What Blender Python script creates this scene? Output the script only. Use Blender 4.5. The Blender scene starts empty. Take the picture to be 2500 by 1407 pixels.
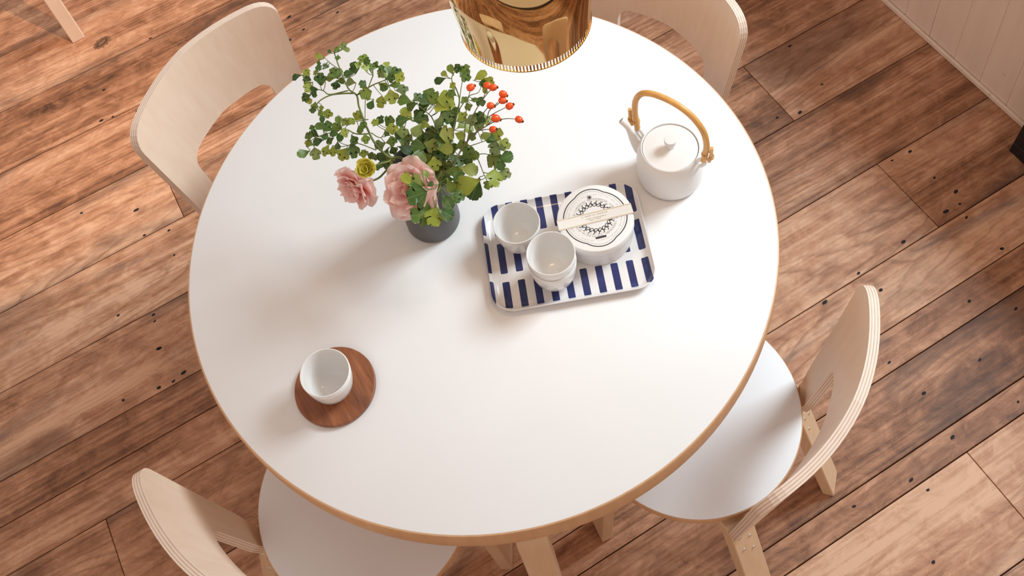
import bpy, bmesh, math, random
from mathutils import Vector, Matrix
random.seed(7)
S = bpy.context.scene
COL = S.collection

# ------------------------------------------------------------------ camera
F_PX, PITCH, ROLL = 2726.203337, 0.915529, 0.208908
CAM = Vector((0.078847, -0.956277, 2.389867))
PPX, PPY = 1199.0078, 185.5949            # optical axis in the 2500 x 1407 frame (the photo is a crop)
_f = Vector((0, math.cos(PITCH), -math.sin(PITCH)))
_r = Vector((1, 0, 0)); _d = _f.cross(_r)
RIGHT = math.cos(ROLL) * _r + math.sin(ROLL) * _d
DOWN = -math.sin(ROLL) * _r + math.cos(ROLL) * _d
FWD = _f
UP = -DOWN
cd = bpy.data.cameras.new('camera'); cam = bpy.data.objects.new('camera', cd); COL.objects.link(cam)
m = Matrix.Identity(4)
for i in range(3):
    m[i][0], m[i][1], m[i][2], m[i][3] = RIGHT[i], UP[i], -FWD[i], CAM[i]
cam.matrix_world = m
cd.sensor_fit = 'HORIZONTAL'; cd.sensor_width = 36.0
cd.lens = F_PX / 2500 * 36.0
cd.shift_x = (1250 - PPX) / 2500
cd.shift_y = -(703.5 - PPY) / 2500
cd.clip_start = 0.02
S.camera = cam

# ------------------------------------------------------------------ light and exposure
S.view_settings.view_transform = 'Standard'
S.view_settings.look = 'None'
S.view_settings.gamma = 1
S.view_settings.use_curve_mapping = False
S.view_settings.exposure = 0.11

W = bpy.data.worlds.new('world'); S.world = W; W.use_nodes = True
W.node_tree.nodes['Background'].inputs[0].default_value = (1.0, 0.80, 0.68, 1)
W.node_tree.nodes['Background'].inputs[1].default_value = 0.58

UAZ = 0.346806                             # plank direction; the side wall stands across it
UV = Vector((math.cos(UAZ), math.sin(UAZ), 0)); VV = Vector((-math.sin(UAZ), math.cos(UAZ), 0))
WALL_U = 1.376

def area(name, loc, target, sx, sy, power, col):
    l = bpy.data.lights.new(name, 'AREA'); l.shape = 'RECTANGLE'; l.size = sx; l.size_y = sy
    l.energy = power; l.color = col
    o = bpy.data.objects.new(name, l); COL.objects.link(o)
    o.location = loc
    o.rotation_euler = (Vector(target) - Vector(loc)).to_track_quat('-Z', 'Y').to_euler()
    return o
wc = UV * 6.0 + VV * (-0.1)               # open sky seen through the side window
area('window_daylight', (wc.x, wc.y, 5.7), (0, 0, .74), 2.6, 2.6, 660, (0.79, 0.93, 1.0))

sp = bpy.data.lights.new('track_spot', 'SPOT'); sp.energy = 170; sp.color = (1.0, 0.66, 0.40)
sp.spot_size = math.radians(38); sp.spot_blend = 0.7; sp.shadow_soft_size = 0.02
so = bpy.data.objects.new('track_spot', sp); COL.objects.link(so)
so.location = (-0.15, 0.50, 2.6)
so.rotation_euler = (Vector((-1.25, 1.32, 0)) - so.location).to_track_quat('-Z', 'Y').to_euler()

# ------------------------------------------------------------------ helpers
def ray(x, y):
    return (RIGHT * ((x - PPX) / F_PX) + DOWN * ((y - PPY) / F_PX) + FWD)
def at(x, y, z):
    d = ray(x, y); t = (z - CAM.z) / d.z
    return CAM + d * t
def depth(p): return (p - CAM).dot(FWD)

def link(o, parent=None):
    COL.objects.link(o)
    if parent is not None: o.parent = parent
    return o
def mesh_obj(name, verts, faces, mats, parent=None, smooth=True, midx=None):
    me = bpy.data.meshes.new(name); me.from_pydata([tuple(v) for v in verts], [], faces)
    for mt in (mats if isinstance(mats, (list, tuple)) else [mats]): me.materials.append(mt)
    if midx:
        me.polygons.foreach_set('material_index', midx)
    me.polygons.foreach_set('use_smooth', [smooth] * len(me.polygons))
    me.update()
    return link(bpy.data.objects.new(name, me), parent)
def empty(name, loc=(0, 0, 0), rz=0.0, parent=None):
    o = bpy.data.objects.new(name, None); o.location = loc; o.rotation_euler = (0, 0, rz); o.empty_display_size = .05
    return link(o, parent)
def tag(o, label=None, cat=None, group=None, kind=None):
    if label: o['label'] = label
    if cat: o['category'] = cat
    if group: o['group'] = group
    if kind: o['kind'] = kind
    return o
def sharp(o, ang=35):
    me = o.data
    bm = bmesh.new(); bm.from_mesh(me)
    for e in bm.edges:
        if len(e.link_faces) == 2 and e.calc_face_angle(0) > math.radians(ang): e.smooth = False
    bm.to_mesh(me); bm.free()
    return o
def lathe(name, prof, mat, parent=None, n=64, close=True, loc=(0, 0, 0)):
    """prof: list of (r, z) going round the section; r = 0 gives a pole."""
    verts, rings = [], []
    for r, z in prof:
        if r < 1e-6:
            rings.append([len(verts)]); verts.append((0, 0, z))
        else:
            b = len(verts); rings.append(list(range(b, b + n)))
            verts += [(r * math.cos(2 * math.pi * i / n), r * math.sin(2 * math.pi * i / n), z) for i in range(n)]
    faces = []
    for a, b in zip(rings[:-1], rings[1:]):
        for i in range(n):
            j = (i + 1) % n
            if len(a) == 1 and len(b) == 1: continue
            if len(a) == 1: faces.append((a[0], b[j], b[i]))
            elif len(b) == 1: faces.append((a[i], a[j], b[0]))
            else: faces.append((a[i], a[j], b[j], b[i]))
    o = mesh_obj(name, verts, faces, mat, parent)
    bm = bmesh.new(); bm.from_mesh(o.data); bmesh.ops.recalc_face_normals(bm, faces=bm.faces); bm.to_mesh(o.data); bm.free()
    o.location = loc
    return sharp(o)
def box_data(x0, x1, y0, y1, z0, z1):
    v = [(x, y, z) for z in (z0, z1) for y in (y0, y1) for x in (x0, x1)]
    f = [(0, 2, 3, 1), (4, 5, 7, 6), (0, 1, 5, 4), (2, 6, 7, 3), (0, 4, 6, 2), (1, 3, 7, 5)]
    return v, f
def box(name, x0, x1, y0, y1, z0, z1, mat, parent=None, bev=0.0):
    v, f = box_data(x0, x1, y0, y1, z0, z1)
    o = mesh_obj(name, v, f, mat, parent, smooth=False)
    if bev:
        bm = bmesh.new(); bm.from_mesh(o.data)
        bmesh.ops.bevel(bm, geom=bm.edges[:], offset=bev, segments=1, affect='EDGES', profile=.5)
        bm.to_mesh(o.data); bm.free()
    return o
def tube_data(pts, rads, n=8, cap=True):
    pts = [Vector(p) for p in pts]
    if not isinstance(rads, (list, tuple)): rads = [rads] * len(pts)
    verts, faces = [], []
    ref = None
    for i, p in enumerate(pts):
        t = (pts[min(i + 1, len(pts) - 1)] - pts[max(i - 1, 0)]).normalized()
        if ref is None:
            ref = Vector((0, 0, 1)) if abs(t.z) < .9 else Vector((1, 0, 0))
        a = (ref - t * ref.dot(t)).normalized(); b = t.cross(a); ref = a
        for k in range(n):
            an = 2 * math.pi * k / n
            verts.append(p + (a * math.cos(an) + b * math.sin(an)) * rads[i])
    for i in range(len(pts) - 1):
        for k in range(n):
            j = (k + 1) % n
            faces.append((i * n + k, i * n + j, (i + 1) * n + j, (i + 1) * n + k))
    if cap:
        faces.append(tuple(range(n - 1, -1, -1))); b = (len(pts) - 1) * n; faces.append(tuple(range(b, b + n)))
    return verts, faces
def tube(name, pts, rads, mat, parent=None, n=10):
    v, f = tube_data(pts, rads, n)
    return sharp(mesh_obj(name, v, f, mat, parent), 60)
def smooth_path(pts, k=6):
    pts = [Vector(p) for p in pts]; out = []
    for i in range(len(pts) - 1):
        p0 = pts[max(i - 1, 0)]; p1 = pts[i]; p2 = pts[i + 1]; p3 = pts[min(i + 2, len(pts) - 1)]
        for j in range(k):
            t = j / k
            out.append(.5 * ((2 * p1) + (p2 - p0) * t + (2 * p0 - 5 * p1 + 4 * p2 - p3) * t * t + (3 * p1 - p0 - 3 * p2 + p3) * t ** 3))
    out.append(pts[-1]); return out
class Multi:
    def __init__(s): s.v, s.f = [], []
    def add(s, v, f):
        b = len(s.v); s.v += list(v); s.f += [tuple(i + b for i in q) for q in f]
    def build(s, name, mat, parent=None, smooth=True): return mesh_obj(name, s.v, s.f, mat, parent, smooth)

# ------------------------------------------------------------------ materials
class NT:
    def __init__(s, name):
        s.m = bpy.data.materials.new(name); s.m.use_nodes = True
        s.t = s.m.node_tree; s.b = s.t.nodes['Principled BSDF']
    def n(s, typ, **kw):
        nd = s.t.nodes.new(typ)
        for k, v in kw.items():
            if k.startswith('_'): setattr(nd, k[1:], v)
        for k, v in kw.items():
            if not k.startswith('_'):
                key = int(k[1:]) if k[0] == 'i' and k[1:].isdigit() else k.replace('__', ' ')
                s.set(nd.inputs[key], v)
        return nd
    def set(s, inp, v):
        if isinstance(v, bpy.types.NodeSocket): s.t.links.new(v, inp)
        elif isinstance(v, bpy.types.Node): s.t.links.new(v.outputs[0], inp)
        else: inp.default_value = v
    def math(s, op, a, b=None, c=None, clamp=False):
        nd = s.t.nodes.new('ShaderNodeMath'); nd.operation = op; nd.use_clamp = clamp
        for i, v in enumerate((a, b, c)):
            if v is not None: s.set(nd.inputs[i], v)
        return nd.outputs[0]
    def mix(s, fac, a, b, mode='MIX'):
        nd = s.t.nodes.new('ShaderNodeMix'); nd.data_type = 'RGBA'; nd.blend_type = mode
        s.set(nd.inputs[0], fac); s.set(nd.inputs[6], a); s.set(nd.inputs[7], b)
        return nd.outputs[2]
    def ramp(s, fac, stops):
        nd = s.t.nodes.new('ShaderNodeValToRGB'); s.set(nd.inputs[0], fac)
        el = nd.color_ramp.elements
        while len(el) < len(stops): el.new(.5)
        for e, (p, c) in zip(el, stops):
            e.position = p; e.color = c if len(c) == 4 else (*c, 1)
        return nd.outputs[0]
    def obj_coord(s, scale=(1, 1, 1), rnd=0.0):
        tc = s.t.nodes.new('ShaderNodeTexCoord'); v = tc.outputs['Object']
        if rnd:
            oi = s.t.nodes.new('ShaderNodeObjectInfo')
            sc = s.n('ShaderNodeVectorMath', _operation='SCALE', i0=(rnd, rnd * 1.7, rnd * .6)); s.set(sc.inputs['Scale'], oi.outputs['Random'])
            ad = s.n('ShaderNodeVectorMath', _operation='ADD', i0=v, i1=sc.outputs[0]); v = ad.outputs[0]
        mp = s.n('ShaderNodeVectorMath', _operation='MULTIPLY', i0=v, i1=scale)
        return mp.outputs[0]
    def noise(s, vec, scale, detail=4, rough=.5, dist=0):
        nd = s.t.nodes.new('ShaderNodeTexNoise'); s.set(nd.inputs['Vector'], vec)
        nd.inputs['Scale'].default_value = scale; nd.inputs['Detail'].default_value = detail
        nd.inputs['Roughness'].default_value = rough; nd.inputs['Distortion'].default_value = dist
        return nd.outputs[0]
    def bump(s, h, strength, dist=.001):
        nd = s.n('ShaderNodeBump'); s.set(nd.inputs['Height'], h); nd.inputs['Strength'].default_value = strength; nd.inputs['Distance'].default_value = dist
        s.set(s.b.inputs['Normal'], nd.outputs[0])
def c4(c): return (*c, 1)
def plain(name, col, rough=.5, metal=0.0, spec=.5, var=0.06, scale=30):
    t = NT(name)
    n = t.noise(t.obj_coord(), scale, 3)
    lo = tuple(max(0, x * (1 - var)) for x in col); hi = tuple(min(1, x * (1 + var)) for x in col)
    t.set(t.b.inputs['Base Color'], t.ramp(n, [(.3, lo), (.7, hi)]))
    t.b.inputs['Roughness'].default_value = rough; t.b.inputs['Metallic'].default_value = metal
    t.b.inputs['Specular IOR Level'].default_value = spec
    return t.m

def birch(name, lo, hi, axis=2, rough=.42):
    t = NT(name)
    sc = [55, 55, 55]; sc[axis] = 5
    v = t.obj_coord(tuple(sc), rnd=11)
    n = t.noise(v, 1.0, 5, .6, .3)
    n2 = t.noise(t.obj_coord((7, 7, 7), rnd=5), 1.0, 3)
    f = t.math('ADD', t.math('MULTIPLY', n, .65), t.math('MULTIPLY', n2, .35))
    t.set(t.b.inputs['Base Color'], t.ramp(f, [(.3, lo), (.7, hi)]))
    t.b.inputs['Roughness'].default_value = rough
    t.bump(n, .05)
    return t.m
M = {}
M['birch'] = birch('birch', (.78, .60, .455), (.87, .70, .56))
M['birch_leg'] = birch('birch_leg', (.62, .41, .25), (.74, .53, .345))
M['birch_edge'] = birch('birch_edge', (.56, .32, .165), (.68, .415, .23), axis=2)

def ply_edge():
    t = NT('ply_edge')
    a = t.t.nodes.new('ShaderNodeAttribute'); a.attribute_name = 'ply'
    s = t.math('SINE', t.math('MULTIPLY', a.outputs['Fac'], 2 * math.pi * 3.5))
    s = t.math('ADD', t.math('MULTIPLY', s, .5), .5)
    n = t.noise(t.obj_coord((60, 60, 60)), 1, 3)
    f = t.math('ADD', t.math('MULTIPLY', s, .8), t.math('MULTIPLY', n, .2))
    t.set(t.b.inputs['Base Color'], t.ramp(f, [(.10, (.56, .37, .27)), (.40, (.84, .70, .59))]))
    t.b.inputs['Roughness'].default_value = .55
    return t.m
M['ply'] = ply_edge()
M['laminate'] = plain('white_laminate', (.83, .83, .835), .38, spec=.4, var=.01, scale=6)
M['seat_white'] = plain('white_seat_laminate', (.82, .83, .85), .42, spec=.4, var=.01, scale=6)
M['porcelain'] = plain('white_porcelain', (.80, .79, .775), .16, var=.015, scale=12)
M['matte_porcelain'] = plain('matte_white_porcelain', (.82, .81, .80), .42, spec=.35, var=.015, scale=12)
M['vase'] = plain('dark_grey_glaze', (.080, .077, .077), .42, spec=.45, var=.15, scale=9)
M['steel'] = plain('steel', (.72, .70, .67), .25, metal=1, var=.05)
M['black'] = plain('black_paint', (.010, .009, .010), .45, var=.2)
M['paper'] = plain('white_paper', (.72, .70, .66), .6, var=.02)
M['bamboo'] = birch('bamboo', (.60, .30, .075), (.78, .45, .15), axis=2, rough=.35)
M['tie'] = plain('rattan_tie', (.66, .40, .17), .55, var=.15)
M['hole'] = plain('nail_hole', (.008, .006, .008), .8, var=.3)

def floor_wood():
    t = NT('reclaimed_pine')
    oi = t.t.nodes.new('ShaderNodeObjectInfo'); rnd = oi.outputs['Random']
    streak = t.noise(t.obj_coord((.35, 26, 3), rnd=40), 1.0, 6, .66, .4)
    fine = t.noise(t.obj_coord((.7, 150, 9), rnd=23), 1.0, 3, .5)
    mott = t.noise(t.obj_coord((15, 26, 20), rnd=31), 1.0, 7, .72, .6)
    blot = t.noise(t.obj_coord((1.9, 5.5, 2), rnd=57), 1.0, 7, .62, .8)
    tone = t.noise(t.obj_coord((.9, 4.5, 1), rnd=71), 1.0, 6, .62, .6)
    f = t.math('MULTIPLY', streak, .27)
    f = t.math('ADD', f, t.math('MULTIPLY', tone, .33))
    f = t.math('ADD', f, t.math('MULTIPLY', fine, .12))
    f = t.math('ADD', f, t.math('MULTIPLY', mott, .28))
    f = t.math('ADD', f, t.math('MULTIPLY', t.math('SUBTRACT', rnd, .5), .09))
    col = t.ramp(f, [(.38, (.085, .038, .021)), (.445, (.27, .122, .064)), (.51, (.47, .24, .138)), (.59, (.68, .415, .27))])
    # long arched grain lines around a far-off heart, plus straight dark pores
    tc = t.t.nodes.new('ShaderNodeTexCoord'); sx = t.n('ShaderNodeSeparateXYZ', i0=tc.outputs['Object'])
    gx = t.math('MULTIPLY', t.math('ADD', sx.outputs[0], t.math('MULTIPLY', t.math('SUBTRACT', rnd, .5), 2.4)), .085)
    gy = t.math('ADD', sx.outputs[1], t.math('MULTIPLY', t.math('SINE', t.math('MULTIPLY', rnd, 50)), .05))
    gr = t.math('SQRT', t.math('ADD', t.math('MULTIPLY', gx, gx), t.math('MULTIPLY', gy, gy)))
    gr = t.math('ADD', gr, t.math('MULTIPLY', t.noise(t.obj_coord((2.2, 9, 3), rnd=15), 1.0, 4, .55), .055))
    ln = t.ramp(t.math('FRACT', t.math('MULTIPLY', gr, 95)), [(0, (1, 1, 1)), (.30, (0, 0, 0)), (.86, (0, 0, 0)), (1, (1, 1, 1))])
    am = t.ramp(t.noise(t.obj_coord((1.3, 8, 2), rnd=66), 1.0, 4, .6), [(.42, (0, 0, 0)), (.62, (1, 1, 1))])
    col = t.mix(t.math('MULTIPLY', t.math('MULTIPLY', ln, am), .55), col, (.20, .085, .042, 1))
    st = t.math('MULTIPLY', t.ramp(blot, [(.52, (0, 0, 0)), (.64, (1, 1, 1))]), .6)
    col = t.mix(st, col, (.13, .065, .042, 1))
    ey = t.math('MULTIPLY', t.math('SUBTRACT', t.math('ABSOLUTE', sx.outputs[1]), .070), 26, clamp=True)   # grime worn in along the joints
    en = t.ramp(t.noise(t.obj_coord((2.6, 9, 2), rnd=83), 1.0, 5, .6), [(.48, (0, 0, 0)), (.62, (1, 1, 1))])
    col = t.mix(t.math('MULTIPLY', t.math('MULTIPLY', ey, en), .75), col, (.085, .052, .042, 1))
    blue = t.noise(t.obj_coord((1.3, 7, 2), rnd=91), 1.0, 6, .65, .8)
    bl = t.math('MULTIPLY', t.ramp(blue, [(.62, (0, 0, 0)), (.72, (1, 1, 1))]), .6)
    col = t.mix(bl, col, (.15, .11, .105, 1))
    t.set(t.b.inputs['Base Color'], col)
    t.set(t.b.inputs['Roughness'], t.math('ADD', t.math('MULTIPLY', fine, .25), .38))
    t.b.inputs['Specular IOR Level'].default_value = .35
    t.bump(t.math('ADD', fine, t.math('MULTIPLY', streak, .6)), .22, .001)
    return t.m
M['floor'] = floor_wood()
M['subfloor'] = plain('dark_gap', (.03, .018, .012), .9)
def knot_mat():
    t = NT('wood_knot')
    v = t.obj_coord((70, 95, 70)); ln = t.n('ShaderNodeVectorMath', _operation='LENGTH', i0=v)
    d = t.math('ADD', ln.outputs['Value'], t.math('MULTIPLY', t.noise(v, 1.2, 3), 1.2))
    t.set(t.b.inputs['Base Color'], t.ramp(t.math('FRACT', t.math('MULTIPLY', d, .75)), [(.1, (.06, .03, .018)), (.6, (.22, .11, .06))]))
    t.b.inputs['Roughness'].default_value = .55
    return t.m
M['knot'] = knot_mat()
def wall_mat():
    t = NT('painted_boards')
    n = t.noise(t.obj_coord((1, 18, 2), rnd=13), 1.5, 6, .6)
    sp = t.noise(t.obj_coord((26, 26, 26), rnd=3), 1.0, 5, .75)
    col = t.ramp(n, [(.3, (.78, .655, .56)), (.7, (.87, .745, .645))])
    chip = t.math('MULTIPLY', t.ramp(sp, [(.66, (0, 0, 0)), (.72, (1, 1, 1))]), .45)
    t.set(t.b.inputs['Base Color'], t.mix(chip, col, (.30, .22, .17, 1)))
    t.b.inputs['Roughness'].default_value = .55
    t.bump(t.math('ADD', n, sp), .25, .002)
    return t.m
M['wall'] = wall_mat()
def walnut():
    t = NT('walnut')
    v = t.obj_coord((8, 75, 8))
    n = t.noise(v, 1.0, 7, .62, .5); n2 = t.noise(t.obj_coord((16, 22, 16)), 1, 3)
    f = t.math('ADD', t.math('MULTIPLY', n, .75), t.math('MULTIPLY', n2, .25))
    t.set(t.b.inputs['Base Color'], t.ramp(f, [(.32, (.11, .036, .015)), (.52, (.26, .088, .036)), (.68, (.40, .15, .062))]))
    t.b.inputs['Roughness'].default_value = .4
    t.bump(n, .08)
    return t.m
M['walnut'] = walnut()
def brass():
    t = NT('polished_brass')
    n = t.noise(t.obj_coord((20, 20, 20)), 1, 2)
    t.set(t.b.inputs['Base Color'], t.ramp(n, [(.3, (.74, .53, .26)), (.7, (.79, .575, .29))]))
    t.b.inputs['Metallic'].default_value = 1; t.b.inputs['Roughness'].default_value = .045
    return t.m
M['brass'] = brass()
M['lamp_inner'] = plain('lamp_inner_white', (.85, .82, .75), .5)
M['cord'] = plain('black_cord', (.015, .015, .015), .6)

# ------------------------------------------------------------------ floor: planks 0.209 m wide, one object each
V0, VSTEP = 0.0285, 0.2089
floor = tag(empty('floor'), 'reclaimed brown plank floor with nail holes under the white table', None, None, 'structure')
floor.rotation_euler = (0, 0, UAZ)
box('subfloor', -3.2, WALL_U + .1, -2.3, 4.1, -.05, -.024, M['subfloor'], floor)
GAP = .0011
planks = []
def plank(u0, u1, v0, v1):
    cu, cv = (u0 + u1) / 2, (v0 + v1) / 2
    lu, lv = (u1 - u0) / 2 - GAP * .7, (v1 - v0) / 2 - GAP
    o = box('plank', -lu, lu, -lv, lv, -.022, 0, M['floor'], floor, bev=.0009)
    o.location = (cu, cv, random.uniform(-.0006, 0))
    planks.append((u0, u1, v0, v1, o))
known = {0: [-.913], 1: [.938], 4: [-.505], -1: [1.02], -4: [.709]}
split = {1: ('L', .345), -2: ('R', -.312), -3: ('R', -.541)}
for k in range(-10, 19):
    v0, v1 = V0 + k * VSTEP, V0 + (k + 1) * VSTEP
    js = list(known.get(k, []))
    hid = -.85 + random.uniform(-.05, .03) if k < 0 else random.uniform(-.16, .16) if k < 4 else 1.15      # the other joints lie under the table or out of the way
    js += [hid, -2.1 + random.uniform(-.3, .2)]
    js = sorted(j for j in js if -3.1 < j < WALL_U - .05)
    ends = [-3.15] + js + [WALL_U]
    for u0, u1 in zip(ends[:-1], ends[1:]):
        if k in split and ((split[k][0] == 'L' and u0 < -.5) or (split[k][0] == 'R' and u1 > .6)):
            plank(u0, u1, v0, split[k][1]); plank(u0, u1, split[k][1], v1)
        else:
            plank(u0, u1, v0, v1)
def zl(x0, y0, s, pts): return [(x0 + a / s, y0 + b / s) for a, b in pts]
holes = (zl(0, 500, 3.516, [(700, 70), (1170, 45), (1240, 262), (1450, 220), (1495, 432), (1318, 945), (1328, 1000), (1365, 1235), (1015, 950)])
         + zl(0, 850, 2.526, [(980, 5), (1070, 205), (1132, 152), (980, 245), (760, 322)])
         + zl(1900, 400, 3.516, [(1340, 120), (1525, 240), (1440, 410), (1558, 345), (1615, 462), (1075, 670), (880, 1085), (400, 1190), (1640, 1180), (2040, 1245), (690, 940), (1920, 730)])
         + zl(1900, 780, 2.243, [(608, 236), (1104, 222), (798, 405), (1314, 452), (955, 646), (728, 880), (820, 935), (415, 1025), (850, 1330)])
         + zl(1750, 0, 2.512, [(370, 722), (510, 690), (1185, 930), (1075, 985), (645, 518), (448, 283)])
         + zl(0, 0, 4.264, [(1565, 400), (1080, 935), (1175, 1215), (1430, 1155), (1055, 1255)])
         + zl(650, 0, 5, [(870, 150), (455, 360), (280, 205), (285, 490)]))
def disc_mesh(name, r, n, mat):
    me = bpy.data.meshes.new(name)
    rr = [1 + .18 * math.sin(3.1 * i) for i in range(n)]
    v = [(r * rr[i] * math.cos(2 * math.pi * i / n), r * rr[i] * math.sin(2 * math.pi * i / n), 0) for i in range(n)] + [(0, 0, 0)]
    me.from_pydata(v, [], [(i, (i + 1) % n, n) for i in range(n)]); me.materials.append(mat); return me
hm = disc_mesh('nail_hole', .0044, 9, M['hole'])
def on_plank(me, name, px, py, sx, sy, ang=0):
    w = at(px, py, 0); u, v = w.dot(UV), w.dot(VV)
    for u0, u1, v0, v1, o in planks:
        if u0 <= u < u1 and v0 <= v < v1:
            h = bpy.data.objects.new(name, me); link(h, o)
            h.location = (u - o.location.x, v - o.location.y, .0006)
            h.scale = (sx, sy, 1); h.rotation_euler = (0, 0, ang); return h
for px, py in holes:
    s = random.uniform(.6, 1.15)
    on_plank(hm, 'nail_hole', px, py, s * random.uniform(1.1, 1.7), s * .8, random.uniform(-.3, .3))
on_plank(disc_mesh('knot', .0225, 24, M['knot']), 'knot', 249, 104, 1.25, .8, .3)

# ------------------------------------------------------------------ side wall with a high window
SILL, HEAD, TOP = .48, 2.78, 3.15
WA, WB = -1.75, 1.75                         # window from v = WA to WB
wall = tag(empty('wall_right'), 'off-white painted vertical board wall with worn seams', None, None, 'structure')
wall.rotation_euler = (0, 0, UAZ)
BW = .0885
bmesh_cache = {}
def wall_board(v0, z0, z1):
    key = (round(z1 - z0, 4))
    if key not in bmesh_cache:
        o = box('board', 0, .018, -BW / 2 + .0003, BW / 2 - .0003, 0, z1 - z0, M['wall'], wall, bev=.0009)
        bmesh_cache[key] = o.data
    else:
        o = link(bpy.data.objects.new('board', bmesh_cache[key]), wall)
    o.location = (WALL_U + random.uniform(0, .0012), v0 + BW / 2, z0)
va = .07 - BW * 26
for i in range(70):
    v = va + i * BW
    if v + BW > WA and v < WB:
        wall_board(v, .0, SILL); wall_board(v, HEAD, TOP)
    else:
        wall_board(v, .0, TOP)
box('wall_backing', WALL_U + .02, WALL_U + .10, va, va + 70 * BW, 0, SILL, M['wall'], wall)
for a, b in ((va, WA), (WB, va + 70 * BW)):
    box('wall_backing', WALL_U + .02, WALL_U + .10, a, b, SILL, TOP, M['wall'], wall)
box('wall_backing', WALL_U + .02, WALL_U + .10, WA, WB, HEAD, TOP, M['wall'], wall)
bb = tag(box('baseboard_right', WALL_U - .009, WALL_U - .0005, va, va + 70 * BW, 0.0005, .016, M['wall'], None, bev=.002),
         'thin painted strip along the foot of the board wall', None, None, 'structure')
bb.rotation_euler = (0, 0, UAZ)
win = tag(empty('window_1'), 'tall painted window with slim bars above the board wall', None, None, 'structure')
win.rotation_euler = (0, 0, UAZ)
for a, b, z0, z1 in ((WA, WA + .06, SILL, HEAD), (WB - .06, WB, SILL, HEAD), (WA, WB, SILL, SILL + .06), (WA, WB, HEAD - .06, HEAD)):
    box('window_frame', WALL_U + .022, WALL_U + .075, a + .001, b - .001, z0 + .001, z1 - .001, M['paper'], win)
for i in (1, 2):
    vv = WA + (WB - WA) * i / 3
    box('glazing_bar', WALL_U + .03, WALL_U + .065, vv - .014, vv + .014, SILL + .06, HEAD - .06, M['paper'], win)
box('window_sill', WALL_U - .05, WALL_U + .02, WA - .04, WB + .04, SILL - .03, SILL, M['paper'], win, bev=.004)
gl = NT('window_glass'); tr = gl.n('ShaderNodeBsdfTransparent'); gs = gl.n('ShaderNodeBsdfGlossy'); gs.inputs['Roughness'].default_value = .02
mx = gl.n('ShaderNodeMixShader', i0=.06, i1=tr.outputs[0], i2=gs.outputs[0])
gl.t.links.new(mx.outputs[0], gl.t.nodes['Material Output'].inputs[0])
for i in range(3):
    a = WA + (WB - WA) * i / 3; b = WA + (WB - WA) * (i + 1) / 3
    box('window_pane', WALL_U + .046, WALL_U + .050, a + .02, b - .02, SILL + .06, HEAD - .06, gl.m, win)

# ------------------------------------------------------------------ table
TT = .74
table = tag(empty('round_table'), 'large round white-topped table with birch edge and straight legs', 'table')
ed = [(0, .69), (.495, .69), (.4995, .6915), (.5, .695), (.5, .7355), (.4985, .7385), (.4965, .7392), (.4965, .737), (0, .737)]
lathe('tabletop', ed, M['birch_edge'], table, n=160)
lathe('laminate_top', [(0, .737), (.4963, .737), (.4965, .7393), (.4955, .74), (0, .74)], M['laminate'], table, n=160)
def sweep_rect(name, path, wid, th, hdir, origin, mat, parent):
    """path: (h, z) centre line in the vertical plane along hdir."""
    hd = Vector((hdir[0], hdir[1], 0)).normalized(); wd = Vector((-hd.y, hd.x, 0)); og = Vector((*origin, 0))
    P = [Vector((a, b)) for a, b in path]; verts, faces = [], []
    for i, q in enumerate(P):
        t = (P[min(i + 1, len(P) - 1)] - P[max(i - 1, 0)]).normalized(); nn = Vector((-t.y, t.x))
        for sw, sn in ((-1, -1), (1, -1), (1, 1), (-1, 1)):
            c = q + nn * (th / 2 * sn)
            z = c.y
            if i == len(P) - 1: z = q.y
            verts.append(og + hd * c.x + wd * (wid / 2 * sw) + Vector((0, 0, z)))
    for i in range(len(P) - 1):
        for k in range(4):
            j = (k + 1) % 4
            faces.append((4 * i + k, 4 * i + j, 4 * i + 4 + j, 4 * i + 4 + k))
    faces.append((3, 2, 1, 0)); b = 4 * (len(P) - 1); faces.append((b, b + 1, b + 2, b + 3))
    o = mesh_obj(name, verts, faces, mat, parent)
    bm = bmesh.new(); bm.from_mesh(o.data); bmesh.ops.recalc_face_normals(bm, faces=bm.faces)
    le = [e for e in bm.edges if len(e.link_faces) == 2 and e.calc_face_angle(0) > 1.2]
    bmesh.ops.bevel(bm, geom=le, offset=.0018, segments=1, affect='EDGES', profile=.5)
    bm.to_mesh(o.data); bm.free()
    return sharp(o, 30)
def arc_path(h0, hk, zt, rad, foot_h, lean=0.0, n=7):
    """runs in along zt to the knee at h = hk, bends down, ends at (foot_h, 0)."""
    pts = [(h0, zt), (hk - rad, zt)]
    tot = math.pi / 2 - lean
    for i in range(1, n + 1):
        a = tot * i / n
        pts.append((hk - rad + rad * math.sin(a), zt - rad + rad * math.cos(a)))
    pts.append((foot_h, 0.0)); return pts
for k in range(4):
    an = math.radians(-90.5 + 90 * k)
    hd = (math.cos(an), math.sin(an))
    sweep_rect('table_leg', arc_path(.26, .4855, .6755, .0145, .4855, 0, 4), .048, .029, hd, (0, 0), M['birch_leg'], table)

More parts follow.
